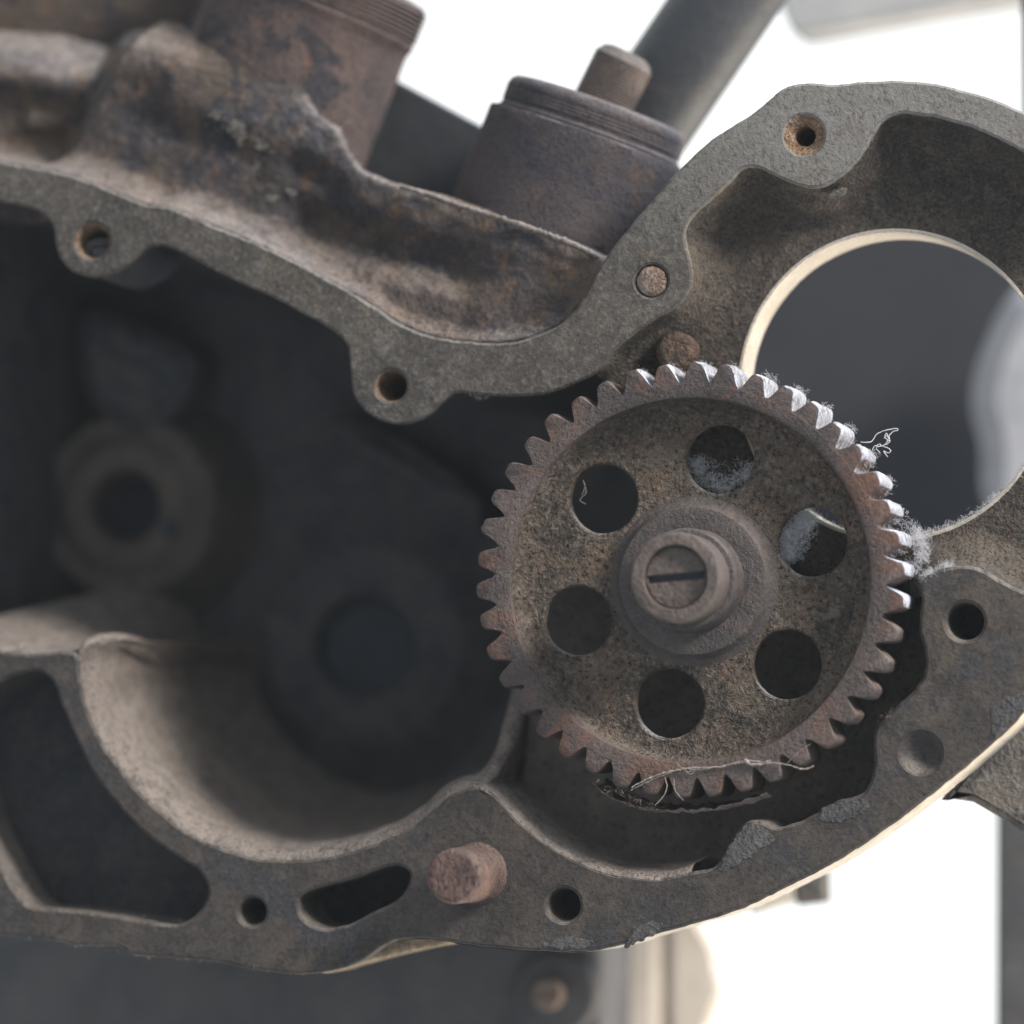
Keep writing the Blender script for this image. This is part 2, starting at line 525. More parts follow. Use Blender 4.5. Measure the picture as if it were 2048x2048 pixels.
def relief(name, u0, u1, w0, w1, step, fn, mat):
    """height field: fn(U,W) -> depth, keep-mask"""
    us = np.arange(u0, u1, step); ws = np.arange(w0, w1, step)
    U, W = np.meshgrid(us, ws)
    D, keep = fn(U, W)
    idx = np.full(U.shape, -1)
    idx[keep] = np.arange(keep.sum())
    V = np.stack([U[keep], D[keep], W[keep]], 1)
    q = keep[:-1, :-1] & keep[1:, :-1] & keep[:-1, 1:] & keep[1:, 1:]
    a = idx[:-1, :-1][q]; b = idx[:-1, 1:][q]; c = idx[1:, 1:][q]; e = idx[1:, :-1][q]
    return new_obj(name, V, np.stack([a, b, c, e], 1), mat)


def strand(pts, r, wob=0.0, sides=4):
    """thin tube along 3-D points (units)"""
    P = np.asarray(pts, float)
    V, Fc = [], []
    n = len(P)
    T = np.gradient(P, axis=0)
    for i in range(n):
        t = T[i] / (np.linalg.norm(T[i]) + 1e-9)
        a = np.cross(t, [0.3, 1.0, 0.2]); a /= (np.linalg.norm(a) + 1e-9)
        b = np.cross(t, a)
        rr = r * (1 + wob * random.uniform(-1, 1))
        for k in range(sides):
            an = 2 * PI * k / sides
            V.append(P[i] + (a * math.cos(an) + b * math.sin(an)) * rr)
    for i in range(n - 1):
        for k in range(sides):
            k2 = (k + 1) % sides
            Fc.append((i * sides + k, i * sides + k2, (i + 1) * sides + k2, (i + 1) * sides + k))
    return V, Fc


def merge(parts):
    V, Fc = [], []
    for v, f in parts:
        b = len(V)
        V += list(v)
        Fc += [tuple(b + k for k in q) for q in f]
    return V, Fc


def curve3(pts, d, step=3.0, jit=0.0):
    q = smooth(np.array([at(x, y, d)[[0, 2]] for x, y in pts]), False, step)
    dz = np.cumsum(rng.normal(0, jit, len(q))) if jit else np.zeros(len(q))
    return np.stack([q[:, 0] + (rng.normal(0, jit, len(q)) if jit else 0), d + dz, q[:, 1] + (rng.normal(0, jit, len(q)) if jit else 0)], 1)


# ================================================================== SKY BEYOND
def make_sky():
    R = 3.2 / S
    rows = []
    for el in np.linspace(-62, 78, 15):
        az = np.radians(np.linspace(-80, 80, 33))
        e = math.radians(el)
        rows.append(np.stack([R * math.cos(e) * np.sin(az), R * math.cos(e) * np.cos(az), np.full(33, R * math.sin(e))], 1))
    V, Fc = rows_to_mesh(rows, False)
    m = bpy.data.materials.new('hazy_bright_sky')
    m.use_nodes = True
    nt = m.node_tree
    nt.nodes.remove(nt.nodes['Principled BSDF'])
    e = nt.nodes.new('ShaderNodeEmission')
    e.inputs[0].default_value = (0.97, 1.0, 0.99, 1)
    e.inputs[1].default_value = 1.35
    nt.links.new(e.outputs[0], nt.nodes['Material Output'].inputs['Surface'])
    o = new_obj('sky', V, Fc, m)
    o['label'] = 'blown out white daylight beyond the machine'
    o['category'] = 'sky'
    o['kind'] = 'structure'
    return o


make_sky()

# ================================================================== THE CASING
casing = empty('engine_casing', (0, 0, 0), 'open cast alloy engine side casing with machined rim, chambers and large round bore', 'engine casing')

TOP_OUT = [(-160, 296), (-80, 306), (0, 322), (60, 333), (120, 345), (203, 372), (290, 408), (337, 414), (399, 440), (489, 476), (580, 518), (688, 577),
           (746, 612), (801, 648), (855, 670), (910, 680), (1000, 686), (1070, 672), (1130, 640), (1170, 590), (1206, 522), (1268, 442), (1310, 395), (1348, 349), (1428, 276),
           (1507, 225), (1565, 178), (1602, 167), (1634, 166), (1667, 169), (1728, 163), (1783, 161), (1855, 165), (1928, 181), (2000, 203), (2048, 225), (2120, 262), (2200, 320)]
TOP_IN_RING = [(2200, 410), (2120, 348), (2048, 304), (2000, 279), (1946, 255), (1891, 239), (1837, 229), (1794, 228), (1765, 243), (1747, 268), (1725, 308), (1696, 341), (1667, 362),
               (1638, 374), (1609, 373), (1573, 362), (1536, 344), (1511, 334), (1486, 337), (1457, 366), (1413, 406), (1380, 440), (1370, 471), (1375, 500), (1384, 543), (1382, 569), (1370, 594),
               (1346, 618), (1308, 641), (1264, 672), (1230, 702), (1206, 738)]
TOP_IN = [(1152, 766), (1109, 783), (1065, 791), (1000, 792), (946, 788), (909, 786), (884, 804), (855, 830), (826, 845), (783, 847), (746, 833), (717, 808), (705, 783), (700, 739), (696, 696),
          (681, 674), (652, 652), (598, 623), (543, 594), (471, 562), (399, 525), (344, 497), (315, 491), (290, 496), (268, 518), (239, 540), (206, 554), (174, 554), (145, 543), (121, 518),
          (109, 482), (107, 456), (94, 435), (65, 417), (0, 402), (-80, 394), (-160, 388)]

# split the upper rim where the alloy turns paler towards the timing ring: one casting, one plate
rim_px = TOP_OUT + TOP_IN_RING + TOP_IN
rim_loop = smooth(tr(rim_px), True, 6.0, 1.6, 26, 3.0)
hole_a = circle(tr([(184, 482)])[0], 37, 40)
hole_b = circle(tr([(781, 771)])[0], 33, 40)
hole_c = circle(tr([(1608, 270)])[0], 40, 40)
hole_d = circle(tr([(1303, 562)])[0], 33, 40)
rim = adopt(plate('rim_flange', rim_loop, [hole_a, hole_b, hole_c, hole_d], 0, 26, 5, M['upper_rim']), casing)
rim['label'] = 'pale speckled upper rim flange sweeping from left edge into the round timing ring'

LOW_PX = [(-160, 1858), (-80, 1864), (0, 1870), (91, 1879), (163, 1891), (236, 1893), (262, 1908), (344, 1915), (435, 1924), (507, 1939), (580, 1948), (616, 1949), (652, 1944), (700, 1931), (746, 1906), (775, 1886),
          (819, 1876), (862, 1878), (928, 1888), (1000, 1897), (1072, 1902), (1127, 1904), (1199, 1899), (1254, 1886), (1308, 1869), (1374, 1850), (1420, 1838), (1493, 1812), (1565, 1777), (1638, 1741), (1710, 1699),
          (1783, 1649), (1855, 1594), (1928, 1536), (1982, 1489), (2018, 1457), (2048, 1424), (2110, 1350), (2160, 1262), (2170, 1215), (2120, 1200), (2048, 1182), (2000, 1160), (1971, 1142), (1942, 1132), (1913, 1131),
          (1881, 1138), (1854, 1151), (1841, 1166), (1843, 1199), (1838, 1261), (1850, 1310), (1848, 1350), (1828, 1380), (1783, 1422), (1757, 1449), (1746, 1480), (1748, 1530), (1728, 1584), (1674, 1602), (1645, 1620),
          (1600, 1642), (1551, 1655), (1520, 1642), (1493, 1643), (1470, 1670), (1445, 1712), (1425, 1736), (1384, 1743), (1326, 1756), (1272, 1754), (1217, 1745), (1163, 1725), (1109, 1696), (1054, 1656), (1018, 1620), (989, 1589),
          (960, 1574), (930, 1577), (899, 1592), (870, 1616), (819, 1656), (765, 1681), (710, 1700), (652, 1714), (598, 1719), (536, 1719), (489, 1710), (435, 1692), (380, 1667), (326, 1627), (272, 1576), (236, 1529),
          (203, 1482), (181, 1435), (168, 1395), (159, 1348), (157, 1322), (150, 1306), (120, 1303), (60, 1308), (0, 1300), (-80, 1290), (-160, 1285)]
low_loop = smooth(tr(LOW_PX), True, 6.0, 1.8, 24, 8.0)
TRI_PX = [(-60, 1420), (-20, 1378), (20, 1353), (47, 1345), (72, 1341), (96, 1351), (109, 1370), (123, 1410), (152, 1475), (181, 1536), (217, 1587), (272, 1649), (319, 1689), (362, 1718), (395, 1739), (413, 1765),
          (415, 1794), (391, 1830), (362, 1847), (326, 1848), (254, 1836), (181, 1825), (110, 1818), (58, 1812), (33, 1786), (0, 1728), (-40, 1650), (-66, 1540)]
SLOT_PX = [(598, 1797), (616, 1783), (652, 1772), (710, 1757), (746, 1743), (775, 1734), (801, 1733), (819, 1746), (813, 1776), (794, 1800), (746, 1824), (700, 1848), (652, 1857), (623, 1850), (605, 1834), (597, 1815)]
tri_loop = smooth(tr(TRI_PX), True, 6, 1.2, 26, 2)
slot_loop = smooth(tr(SLOT_PX), True, 6, 0.9, 26, 4)
h1 = circle(tr([(504, 1823)])[0], 29, 36)
h2 = circle(tr([(1127, 1810)])[0], 34, 36)
h3 = circle(tr([(1930, 1243)])[0], 38, 40)
h4 = circle(tr([(1842, 1506)])[0], 40, 40)
low = adopt(plate('sump_flange', low_loop, [tri_loop, slot_loop, h1, h2, h3, h4], 0, 205, 6, M['face']), casing)
low['label'] = 'dark grey lower flange with oil slots and bolt holes under the gear'


def bolt_hole(c, prof, mat, label=None):
    o = adopt(lathe('bolt_hole', c, prof, mat, 40, wob=1.2), casing)
    if label:
        o['label'] = label
    return o


c_a, c_b, c_c = tr([(184, 482)])[0], tr([(781, 771)])[0], tr([(1608, 270)])[0]
bolt_hole(c_a, [(38, 4), (34, 12), (24, 80), (21, 92), (20, 300)], M['hole_rust'], 'rust coated bolt hole in the left boss')
bolt_hole(c_b, [(34, 4), (31, 12), (23, 84), (21, 96), (20, 300)], M['hole_rust'], 'orange rusty bolt hole in the hanging boss')
bolt_hole(c_c, [(41, 3), (37, 6), (30, 13), (22, 19), (20, 24), (19, 300)], M['hole_rust'], 'rusty countersunk bolt hole in the timing ring')
for cc, r in ((tr([(504, 1823)])[0], 29), (tr([(1127, 1810)])[0], 34), (tr([(1930, 1243)])[0], 38)):
    bolt_hole(cc, [(r + 1, 5), (r - 1, 12), (r - 3, 30), (r - 4, 190)], M['face'])
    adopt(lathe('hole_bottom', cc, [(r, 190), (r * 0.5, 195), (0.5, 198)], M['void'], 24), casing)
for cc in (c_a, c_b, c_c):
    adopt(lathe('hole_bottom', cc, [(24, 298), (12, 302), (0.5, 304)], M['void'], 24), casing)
adopt(lathe('dimple', tr([(1842, 1506)])[0], [(41, 3), (36, 9), (28, 18), (16, 24), (0.5, 26)], M['face'], 40, sharp=False), casing)['label'] = 'shallow blind dimple beside the gear'

# ---- timing housing recess with the big bore
BORE_PX = [(1493, 700), (1504, 652), (1536, 594), (1587, 543), (1638, 507), (1692, 482), (1747, 469), (1801, 466), (1855, 471), (1910, 489), (1964, 522), (2000, 551), (2048, 594),
           (2048, 938), (2000, 986), (1946, 1025), (1891, 1054)]
RD = 120.0
bq = tr(BORE_PX, RD)
A_ = np.column_stack([2 * bq, np.ones(len(bq))])
sol = np.linalg.lstsq(A_, (bq**2).sum(1), rcond=None)[0]
BC = sol[:2]
BR = math.sqrt(sol[2] + BC @ BC)
ring_poly = tr(TOP_OUT[18:] + TOP_IN_RING)
pad_poly = tr([(2300, 1215), (2120, 1200), (2048, 1182), (2000, 1160), (1971, 1142), (1942, 1132), (1913, 1131), (1881, 1138), (1854, 1151), (1841, 1166), (1843, 1199), (1900, 1300), (2300, 1300)])
rim_sdf_poly = smooth(tr(rim_px), True, 14.0)
# region the recess sheet fills (behind the ring face, down to the ragged edge behind the gear)
rec_region = tr([(1180, 560), (1350, 350), (1560, 185), (1790, 166), (2000, 206), (2300, 300), (2300, 1260), (1900, 1260), (1850, 1190), (1760, 1215), (1690, 1200), (1600, 1150), (1545, 1110),
                 (1500, 1040), (1440, 985), (1385, 950), (1330, 860), (1270, 800), (1190, 770)])


def recess(U, W):
    sr = np.minimum(sdf(rim_sdf_poly, U, W), sdf(pad_poly, U, W))
    dep = 16 + (RD - 16) * (0.35 * sstep(sr, -2, 14) + 0.65 * sstep(sr, 2, 78))
    dep = dep + vnoise(U, W, 60, 1) * 3 * sstep(sr, 0, 40) + vnoise(U, W, 22, 2) * 1.3 + vnoise(U, W, 9, 3) * 0.7
    rb = np.hypot(U - BC[0], W - BC[1]) - BR
    flat = 1 - sstep(rb, 4, 40)
    dep = dep * (1 - flat) + RD * flat
    # pad like a proud lug where the stuck plug sits
    keep = (rb > 1.5) & (sdf(rec_region, U, W) < 0) & (sr > -16)
    return dep, keep


ur = rec_region[:, 0]; wr = rec_region[:, 1]
rec = adopt(relief('timing_recess', ur.min(), ur.max(), wr.min(), wr.max(), 3.0, recess, M['web']), casing)
rec['label'] = 'brown oily recessed web around the big bore'
bore = adopt(lathe('bore_wall', BC, [(BR + 9, RD + 6), (BR + 7, RD - 1.5), (BR + 2, RD - 2), (BR, RD), (BR - 0.5, RD + 90), (BR, RD + 150), (BR + 4, RD + 156), (BR + 30, RD + 156)], M['bare'], 160, wob=0.8), casing)
bore['label'] = 'bare cream coloured machined wall of the large round bore'


# back skin of the timing housing so that it is a body, not a sheet
def recess_back(U, W):
    rb = np.hypot(U - BC[0], W - BC[1]) - BR
    keep = (rb > 3) & (sdf(rec_region, U, W) < -4)
    return np.full(U.shape, RD + 153.0), keep


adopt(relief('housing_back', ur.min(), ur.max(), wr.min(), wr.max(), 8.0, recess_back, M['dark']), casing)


def strip_wall(name, line_px, d0, d1, mat, inset=0.0, closed=False, step=8, jit=1.6, jw=26, seed=3.0, off=0.0):
    q = smooth(tr(line_px), closed, step, jit, jw, seed)
    q = q + normals2(q, closed) * off
    nr = normals2(q, closed)
    rows = []
    for t in np.linspace(0, 1, 5):
        p = q + nr * inset * t
        rows.append(np.stack([p[:, 0], np.full(len(q), d0 + (d1 - d0) * t), p[:, 1]], 1))
    V, Fc = rows_to_mesh(rows, closed)
    return adopt(new_obj(name, V, Fc, mat), casing)


strip_wall('housing_edge', [(2090, 1262), (1900, 1260), (1850, 1190), (1760, 1215), (1690, 1200), (1600, 1150), (1545, 1110), (1500, 1040), (1440, 985), (1385, 950), (1330, 860), (1270, 800), (1190, 770)], RD - 2, RD + 156, M['web'])
strip_wall('ring_side_wall', TOP_OUT[18:], 20, 300, M['ring_face'], inset=14)
# outer edge below right: bare worn metal, and the shell running back behind the chambers
strip_wall('sump_side_wall', LOW_PX[16:40], 5.5, 215, M['bare'], inset=-3.0, jit=1.8, jw=24, seed=8.0, off=-1.2)['label'] = 'bright bare metal outer edge along the lower right'

SHELL_PX = [(-160, 1858), (0, 1865), (260, 1880), (435, 1905), (600, 1925), (760, 1880), (1000, 1880), (1200, 1880), (1420, 1815), (1638, 1715), (1783, 1625), (1928, 1510), (2040, 1390), (2090, 1280), (2090, 1230),
            (1900, 1150), (1800, 1130), (1690, 1120), (1620, 1080), (1530, 990), (1440, 890), (1380, 800), (1290, 710), (1190, 650), (1150, 645), (1000, 700), (855, 680), (690, 590), (489, 490), (290, 425), (120, 360), (0, 340), (-160, 315)]
q0 = smooth(tr(SHELL_PX, 200), True, 16)
cen = tr([(800, 1180)], 200)[0]
rows = []
for sc_, dd in ((0.985, 195), (0.97, 260), (0.90, 420), (0.86, 760), (0.84, 960), (0.80, 1000)):
    p = cen + (q0 - cen) * sc_
    rows.append(np.stack([p[:, 0], np.full(len(p), dd), p[:, 1]], 1))
Vs, Fs = rows_to_mesh(rows)
nb = len(q0)
Vs = np.concatenate([Vs, [[cen[0], 1002, cen[1]]]], 0)
for i in range(nb):
    Fs.append((5 * nb + i, 5 * nb + (i + 1) % nb, len(Vs) - 1))
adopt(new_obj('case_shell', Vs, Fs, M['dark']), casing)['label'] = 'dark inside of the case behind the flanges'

# ---- lower chamber wall: the dusty curved trough
ARC_PX = [(-160, 1180), (-60, 1180), (20, 1235), (90, 1285), (150, 1303), (157, 1322), (159, 1348), (168, 1395), (181, 1435), (203, 1482), (236, 1529), (272, 1576), (326, 1627), (380, 1667), (435, 1692), (489, 1710), (536, 1719), (598, 1719),
          (652, 1714), (710, 1700), (765, 1681), (819, 1656), (870, 1616), (899, 1592), (930, 1577), (955, 1573)]
ARC2_PX = [(-160, 1180), (-60, 1180), (20, 1235), (90, 1285), (130, 1330)]


def arc_wall(name, line, prof, c_px, mat, step=8):
    """loft a front edge (px, py[, own depth[, shift factor]]) back into the case; prof = (depth, shift towards c_px)"""
    base = []
    for p in line:
        dd = p[2] if len(p) > 2 else 0.0
        base.append(list(at(p[0], p[1], dd)[[0, 2]]) + [dd, (p[3] if len(p) > 3 else 1.0) * 100.0])
    q3 = smooth(np.array(base), False, step)
    q = q3[:, :2]; own = q3[:, 2]; fac = q3[:, 3:4] / 100.0
    c = at(c_px[0], c_px[1], 0)[[0, 2]]
    rows = []
    dmax = max(prof[-1][0], own.max() + 60)
    for k, (dd, sh) in enumerate(prof):
        v = c - q
        ln = np.linalg.norm(v, axis=1, keepdims=True)
        p = q + v / ln * sh * fac
        dep = own + (dmax - own) * (dd / prof[-1][0])
        r = np.stack([p[:, 0], dep, p[:, 1]], 1)
        nz = np.array([mnoise.noise(Vector((a[0] / 38, a[1] / 38, k * 0.45))) for a in p])[:, None]
        r[:, [0, 2]] += v / ln * nz * min(4.0, 0.8 + k * 0.6)
        rows.append(r)
    V, Fc = rows_to_mesh(rows, False)
    return adopt(new_obj(name, V, Fc, mat), casing)


NOSE = [(362, 1420, 840), (345, 1385, 700), (325, 1352, 560), (298, 1322, 420), (266, 1298, 280), (232, 1284, 160), (203, 1280, 76), (178, 1286, 30), (163, 1302, 12), (157, 1322, 6)]
RIDGE = [(985, 1545, 70), (1012, 1485, 150), (1036, 1405, 240), (1052, 1310, 330), (1060, 1200, 430)]
arc_wall('chamber_wall', NOSE + [p + (4,) for p in ARC_PX[6:]] + RIDGE,
         [(0, -3), (6, 5), (18, 14), (40, 23), (75, 30), (120, 34), (190, 38), (280, 43), (380, 49), (480, 56), (580, 65), (680, 78), (780, 96), (940, 130)], (640, 1250), M['wall'])['label'] = 'dusty curved lower wall of the left chamber'
arc_wall('chamber_wall', [(-190, 1285, 5, 1.15), (-80, 1290, 5, 0.9), (0, 1300, 5, 0.68), (60, 1307, 5, 0.5), (120, 1304, 6, 0.28), (150, 1302, 8, 0.16), (166, 1298, 14, 0.12)],
         [(0, -3), (8, 6), (30, 18), (80, 36), (160, 62), (260, 92), (380, 125), (520, 160), (660, 195), (800, 235), (950, 290)], (330, 950), M['wall'])['label'] = 'pale dusty wall at the left edge of the upper chamber'
# partition between left chamber and gear well
arc_wall('partition_wall', RIDGE[::-1] + [(962, 1574), (990, 1592), (1018, 1620), (1054, 1656), (1109, 1696), (1163, 1725), (1217, 1745), (1272, 1754), (1326, 1757), (1384, 1744)],
         [(0, -3), (8, 5), (26, 12), (60, 16), (120, 20), (220, 26), (340, 34), (460, 44), (560, 60)], (1340, 1280), M['wall'])['label'] = 'light brown wall of the gear well'


def ridge_tube(name, line, r0, r1, mat):
    L3 = smooth(np.array([at(*p) for p in line]), False, 10)
    n = len(L3); sides = 14
    T = np.gradient(L3, axis=0)
    V, Fc = [], []
    for i in range(n):
        t = T[i] / np.linalg.norm(T[i])
        a = np.cross(t, [0.2, 0.1, 1.0]); a /= np.linalg.norm(a)
        b = np.cross(t, a)
        r = r0 + (r1 - r0) * min(1.0, i / (0.35 * n))
        c = L3[i] + np.array([0, r * 0.8, 0])
        for k in range(sides):
            an = 2 * PI * k / sides
            q = c + (a * math.cos(an) + b * math.sin(an)) * r
            q = q * 1.0
            V.append(q + np.array([0, 0, 1.0]) * 2.5 * mnoise.noise(Vector(q / 22)))
    for i in range(n - 1):
        for k in range(sides):
            k2 = (k + 1) % sides
            Fc.append((i * sides + k, i * sides + k2, (i + 1) * sides + k2, (i + 1) * sides + k))
    return adopt(new_obj(name, V, Fc, mat), casing)


ridge_tube('wall_nose', NOSE[::-1], 8, 26, M['wall'])['label'] = 'rounded dusty nose where the two chamber walls meet'
ridge_tube('wall_nose', [(945, 1577, 5), (962, 1571, 18)] + RIDGE, 8, 22, M['wall'])['label'] = 'shadowed nose between left chamber and gear well'
# well floor and added gallery plate, both set close to lighten the blacks
adopt(box_poly('gallery_lift_plate', [(-140, 1300), (130, 1320), (450, 1720), (840, 1700), (840, 1870), (-140, 1870)], 285, 330, M['dark'], r=6, dtrace=200), casing)
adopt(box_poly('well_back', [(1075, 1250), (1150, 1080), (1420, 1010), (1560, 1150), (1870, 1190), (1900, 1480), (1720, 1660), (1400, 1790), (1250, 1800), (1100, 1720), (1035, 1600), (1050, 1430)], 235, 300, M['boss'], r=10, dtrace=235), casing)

# crusty old gasket remains along the gear well edge
GASK = [[(1440, 1742), (1452, 1705), (1480, 1660), (1500, 1645), (1530, 1655), (1548, 1680), (1520, 1700), (1490, 1722), (1460, 1740)],
        [(1640, 1640), (1648, 1616), (1680, 1604), (1725, 1598), (1740, 1612), (1712, 1632), (1672, 1645)],
        [(1250, 1895), (1262, 1866), (1300, 1843), (1325, 1848), (1312, 1866), (1280, 1884)],
        [(1086, 1893), (1110, 1878), (1150, 1872), (1190, 1886), (1160, 1897)],
        [(1990, 1475), (1982, 1440), (1994, 1404), (2040, 1384), (2080, 1364), (2060, 1400), (2016, 1448)]]
for g in GASK:
    adopt(plate('gasket_scrap', smooth(tr(g), True, 4, 5.0, 9, random.random() * 9), [], -1.6, 1.5, 1.6, M['scrap'], back=False), casing)

# ---- bearings deep in the chamber
def bearing(c_px, d, profile, mat):
    c = tr([c_px], d)[0]
    return adopt(lathe('bearing_boss', c, [(r, d + t) for r, t in profile], mat, 72, wob=3.0, sharp=False), casing)


b1 = bearing((248, 1012), 800, [(270, 205), (236, 120), (216, 60), (206, 22), (198, 8), (186, 2), (176, 8), (168, 20), (158, 22), (148, 8), (138, 0), (90, -4), (80, 4), (76, 30), (74, 190)], M['boss'])
b1['label'] = 'dark ringed bearing boss at far left of the chamber'
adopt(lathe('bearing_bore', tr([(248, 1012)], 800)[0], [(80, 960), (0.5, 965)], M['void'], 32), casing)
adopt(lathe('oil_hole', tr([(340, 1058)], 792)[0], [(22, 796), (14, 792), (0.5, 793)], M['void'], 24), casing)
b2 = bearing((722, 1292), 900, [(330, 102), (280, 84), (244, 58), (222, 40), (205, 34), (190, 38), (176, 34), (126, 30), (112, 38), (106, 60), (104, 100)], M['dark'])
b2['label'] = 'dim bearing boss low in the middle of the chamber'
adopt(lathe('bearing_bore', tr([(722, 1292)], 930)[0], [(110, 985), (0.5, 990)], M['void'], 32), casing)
half = [(150, 640), (165, 612), (215, 618), (300, 655), (385, 700), (392, 740), (375, 790), (335, 835), (285, 860), (230, 850), (180, 810), (152, 750), (146, 690)]
adopt(plate('slotted_boss', smooth(tr(half, 780), True, 10, 3, 30), [], 780, 1000, 34, M['dark']), casing)['label'] = 'half round slotted boss in the dark of the chamber'
adopt(plate('boss_slot', densify(tr([(205, 690), (345, 762), (340, 772), (200, 701)], 775), 20), [], 776.5, 782, 1, M['void'], back=False), casing)  # dark strip on the boss face stands in for the shaded slot
adopt(plate('chamber_rib', smooth(tr([(640, 845), (700, 830), (840, 900), (960, 1000), (950, 1050), (800, 960), (690, 900)], 820), True, 12), [], 860, 1000, 40, M['dark']), casing)
# skirt hanging below the left boss
adopt(plate('boss_skirt', smooth(tr([(170, 480), (290, 480), (276, 515), (240, 540), (205, 552), (175, 545)], 40), True, 10), [], 26, 330, 26, M['dark']), casing)

# ---- upper chest: the stained outer body between rim and barrels
CH = 230.0
chest_top_px = [(-180, 92), (60, 108), (185, 140), (228, 100), (290, 92), (352, 108), (400, 132), (470, 150), (540, 182), (620, 222), (690, 268), (716, 320), (740, 352), (800, 378), (850, 392), (906, 405), (985, 432), (1080, 460), (1150, 488), (1215, 520), (1300, 560)]
chest_top = tr(chest_top_px, CH)
chest_poly = np.concatenate([chest_top, tr([(1330, 700), (1100, 760), (850, 740), (600, 600), (300, 470), (-180, 400)], CH)], 0)
edge_line = tr(TOP_OUT[:21], 20)


def P_(x, y, d=CH):
    return tr([(x, y)], d)[0]


def ridge(U, W, a, b, wid, h):
    return h * np.exp(-(sdl([P_(*a), P_(*b)], U, W) / wid)**2)


LD, RDP = 390.0, 300.0
def basis(lean):
    return np.array([math.sin(lean), 0.0, math.cos(lean)])


axL, axR = basis(math.radians(22)), basis(math.radians(20))
CYL = [(at(599.5, 80.7, LD), axL, 224.0), (at(1167, 301, RDP), axR, 214.0)]


def smin(a, b, k):
    h = np.clip(0.5 + 0.5 * (b - a) / k, 0, 1)
    return b * (1 - h) + a * h - k * h * (1 - h)


def chest(U, W):
    e = sdl(edge_line, U, W)
    ins = sdf(chest_poly, U, W)
    above = np.maximum(ins, 0)
    mid = P_(730, 400)[0]
    amp = 128 - 74 * sstep(U, mid - 160, mid + 160)
    dep = 22 + amp * (1 - np.exp(-(e / 30.0)**1.3)) + 0.03 * e
    # panel step at far left
    A, B = P_(236, 170), P_(142, 352)
    nrm = np.array([B[1] - A[1], -(B[0] - A[0])]); nrm /= np.linalg.norm(nrm)
    side = (U - A[0]) * nrm[0] + (W - A[1]) * nrm[1]
    side = side if nrm[0] < 0 else -side
    dep += 110 * sstep(side, -14, 60) * sstep(e, 0, 30)
    # swelling and hollows
    dep += ridge(U, W, (380, 200), (640, 320), 40, -16)
    dep += ridge(U, W, (300, 250), (520, 320), 34, 20)
    dep += ridge(U, W, (640, 450), (960, 560), 46, 48)
    dep += ridge(U, W, (780, 575), (1000, 630), 40, -18)
    dep += ridge(U, W, (650, 390), (1150, 545), 26, -10)
    dep += ridge(U, W, (200, 135), (360, 150), 30, -16)
    dep += ridge(U, W, (0, 150), (160, 180), 40, -40)
    dep += ridge(U, W, (60, 245), (110, 250), 22, -28)
    dep += ridge(U, W, (620, 340), (690, 390), 26, 30)
    dep += ridge(U, W, (430, 240), (520, 300), 20, -10)
    dep += (2.2 + 9.0 * sstep(U, mid - 110, mid - 20)) * (np.sqrt((above + 2)**2 + 10**2) - math.sqrt(4 + 100)) + 16 * np.exp(np.minimum(ins, 0) / 12)
    for (o3, ax, r) in CYL:
        v = (U - o3[0]) * ax[2] - (W - o3[2]) * ax[0]
        cyl = o3[1] - np.sqrt(np.maximum(r * r - v * v, 0)) + 2.0 + np.maximum(above - 34, 0) * 0.5 + 14.0 * np.maximum(np.abs(v) - r + 6, 0)
        dep = smin(dep, cyl, 55 if r > 220 else 34)
    dep += vnoise(U, W, 70, 5) * 5 + vnoise(U, W, 30, 6) * 3.0 + vnoise(U, W, 12, 7) * 2.0
    keep = (above < 70 - 62 * sstep(U, P_(560, 250, 150)[0], P_(640, 260, 150)[0])) & (dep < 480 - 305 * sstep(U, P_(610, 250, 150)[0], P_(700, 260, 150)[0])) & (sdf(chest_zone, U, W) < 0)
    return dep, keep


chest_zone = tr([(-260, -120), (830, -120), (840, 300), (1230, 400), (1330, 700), (1100, 760), (850, 740), (600, 600), (300, 470), (-260, 420)], CH)
u_ = chest_zone
ch = adopt(relief('chest_wall', u_[:, 0].min(), u_[:, 0].max(), u_[:, 1].min(), u_[:, 1].max(), 4.0, chest, M['chest']), casing)
ch['label'] = 'brown stained outer wall between the upper rim and the two barrels'
# flaky corrosion crust on the chest
for _ in range(70):
    k = random.random()
    x = 420 + 115 * k + random.gauss(0, 14); y = 232 + 70 * k + random.gauss(0, 14)
    if random.random() < 0.3:
        x = random.uniform(460, 580); y = random.uniform(300, 400)
    c = P_(x, y, 150)
    n = 8
    n = 11
    rr = random.uniform(1.5, 4.5) if _ > 16 else random.uniform(9, 20)
    pts = np.array([[c[0] + rr * random.uniform(0.35, 1.3) * math.cos(t), c[1] + rr * random.uniform(0.25, 0.9) * math.sin(t)] for t in np.arange(n) * 2 * PI / n])
    dd = float(chest(np.array([[c[0]]]), np.array([[c[1]]]))[0][0, 0])
    adopt(plate('crust_flake', smooth(pts, True, 3), [], dd - random.uniform(0.5, 2.5), dd + 9, 1.0, M['crust'], back=False), casing)

# rear block filling the upper left and the gap between barrels
adopt(box_poly('rear_block', [(-260, -200), (470, -200), (430, 60), (360, 190), (300, 330), (-260, 420)], 470, 760, M['chest'], r=14), casing)['label'] = 'dark blurred rear block at upper left'
adopt(box_poly('rear_plate', [(640, 80), (808, 167), (972, 256), (1090, 330), (1090, 480), (640, 440)], 520, 640, M['tube'], r=6), casing)['label'] = 'blue black plate in the gap between the barrels'
# bare tan lug under the flange notch
adopt(plate('mounting_lug', smooth(tr([(600, 1900), (640, 1946), (700, 1934), (760, 1918), (830, 1902), (900, 1884), (860, 1850), (700, 1850)], 60), True, 8), [], 60, 240, 14, M['tan']), casing)['label'] = 'tan bare lug showing under the notch in the lower flange'

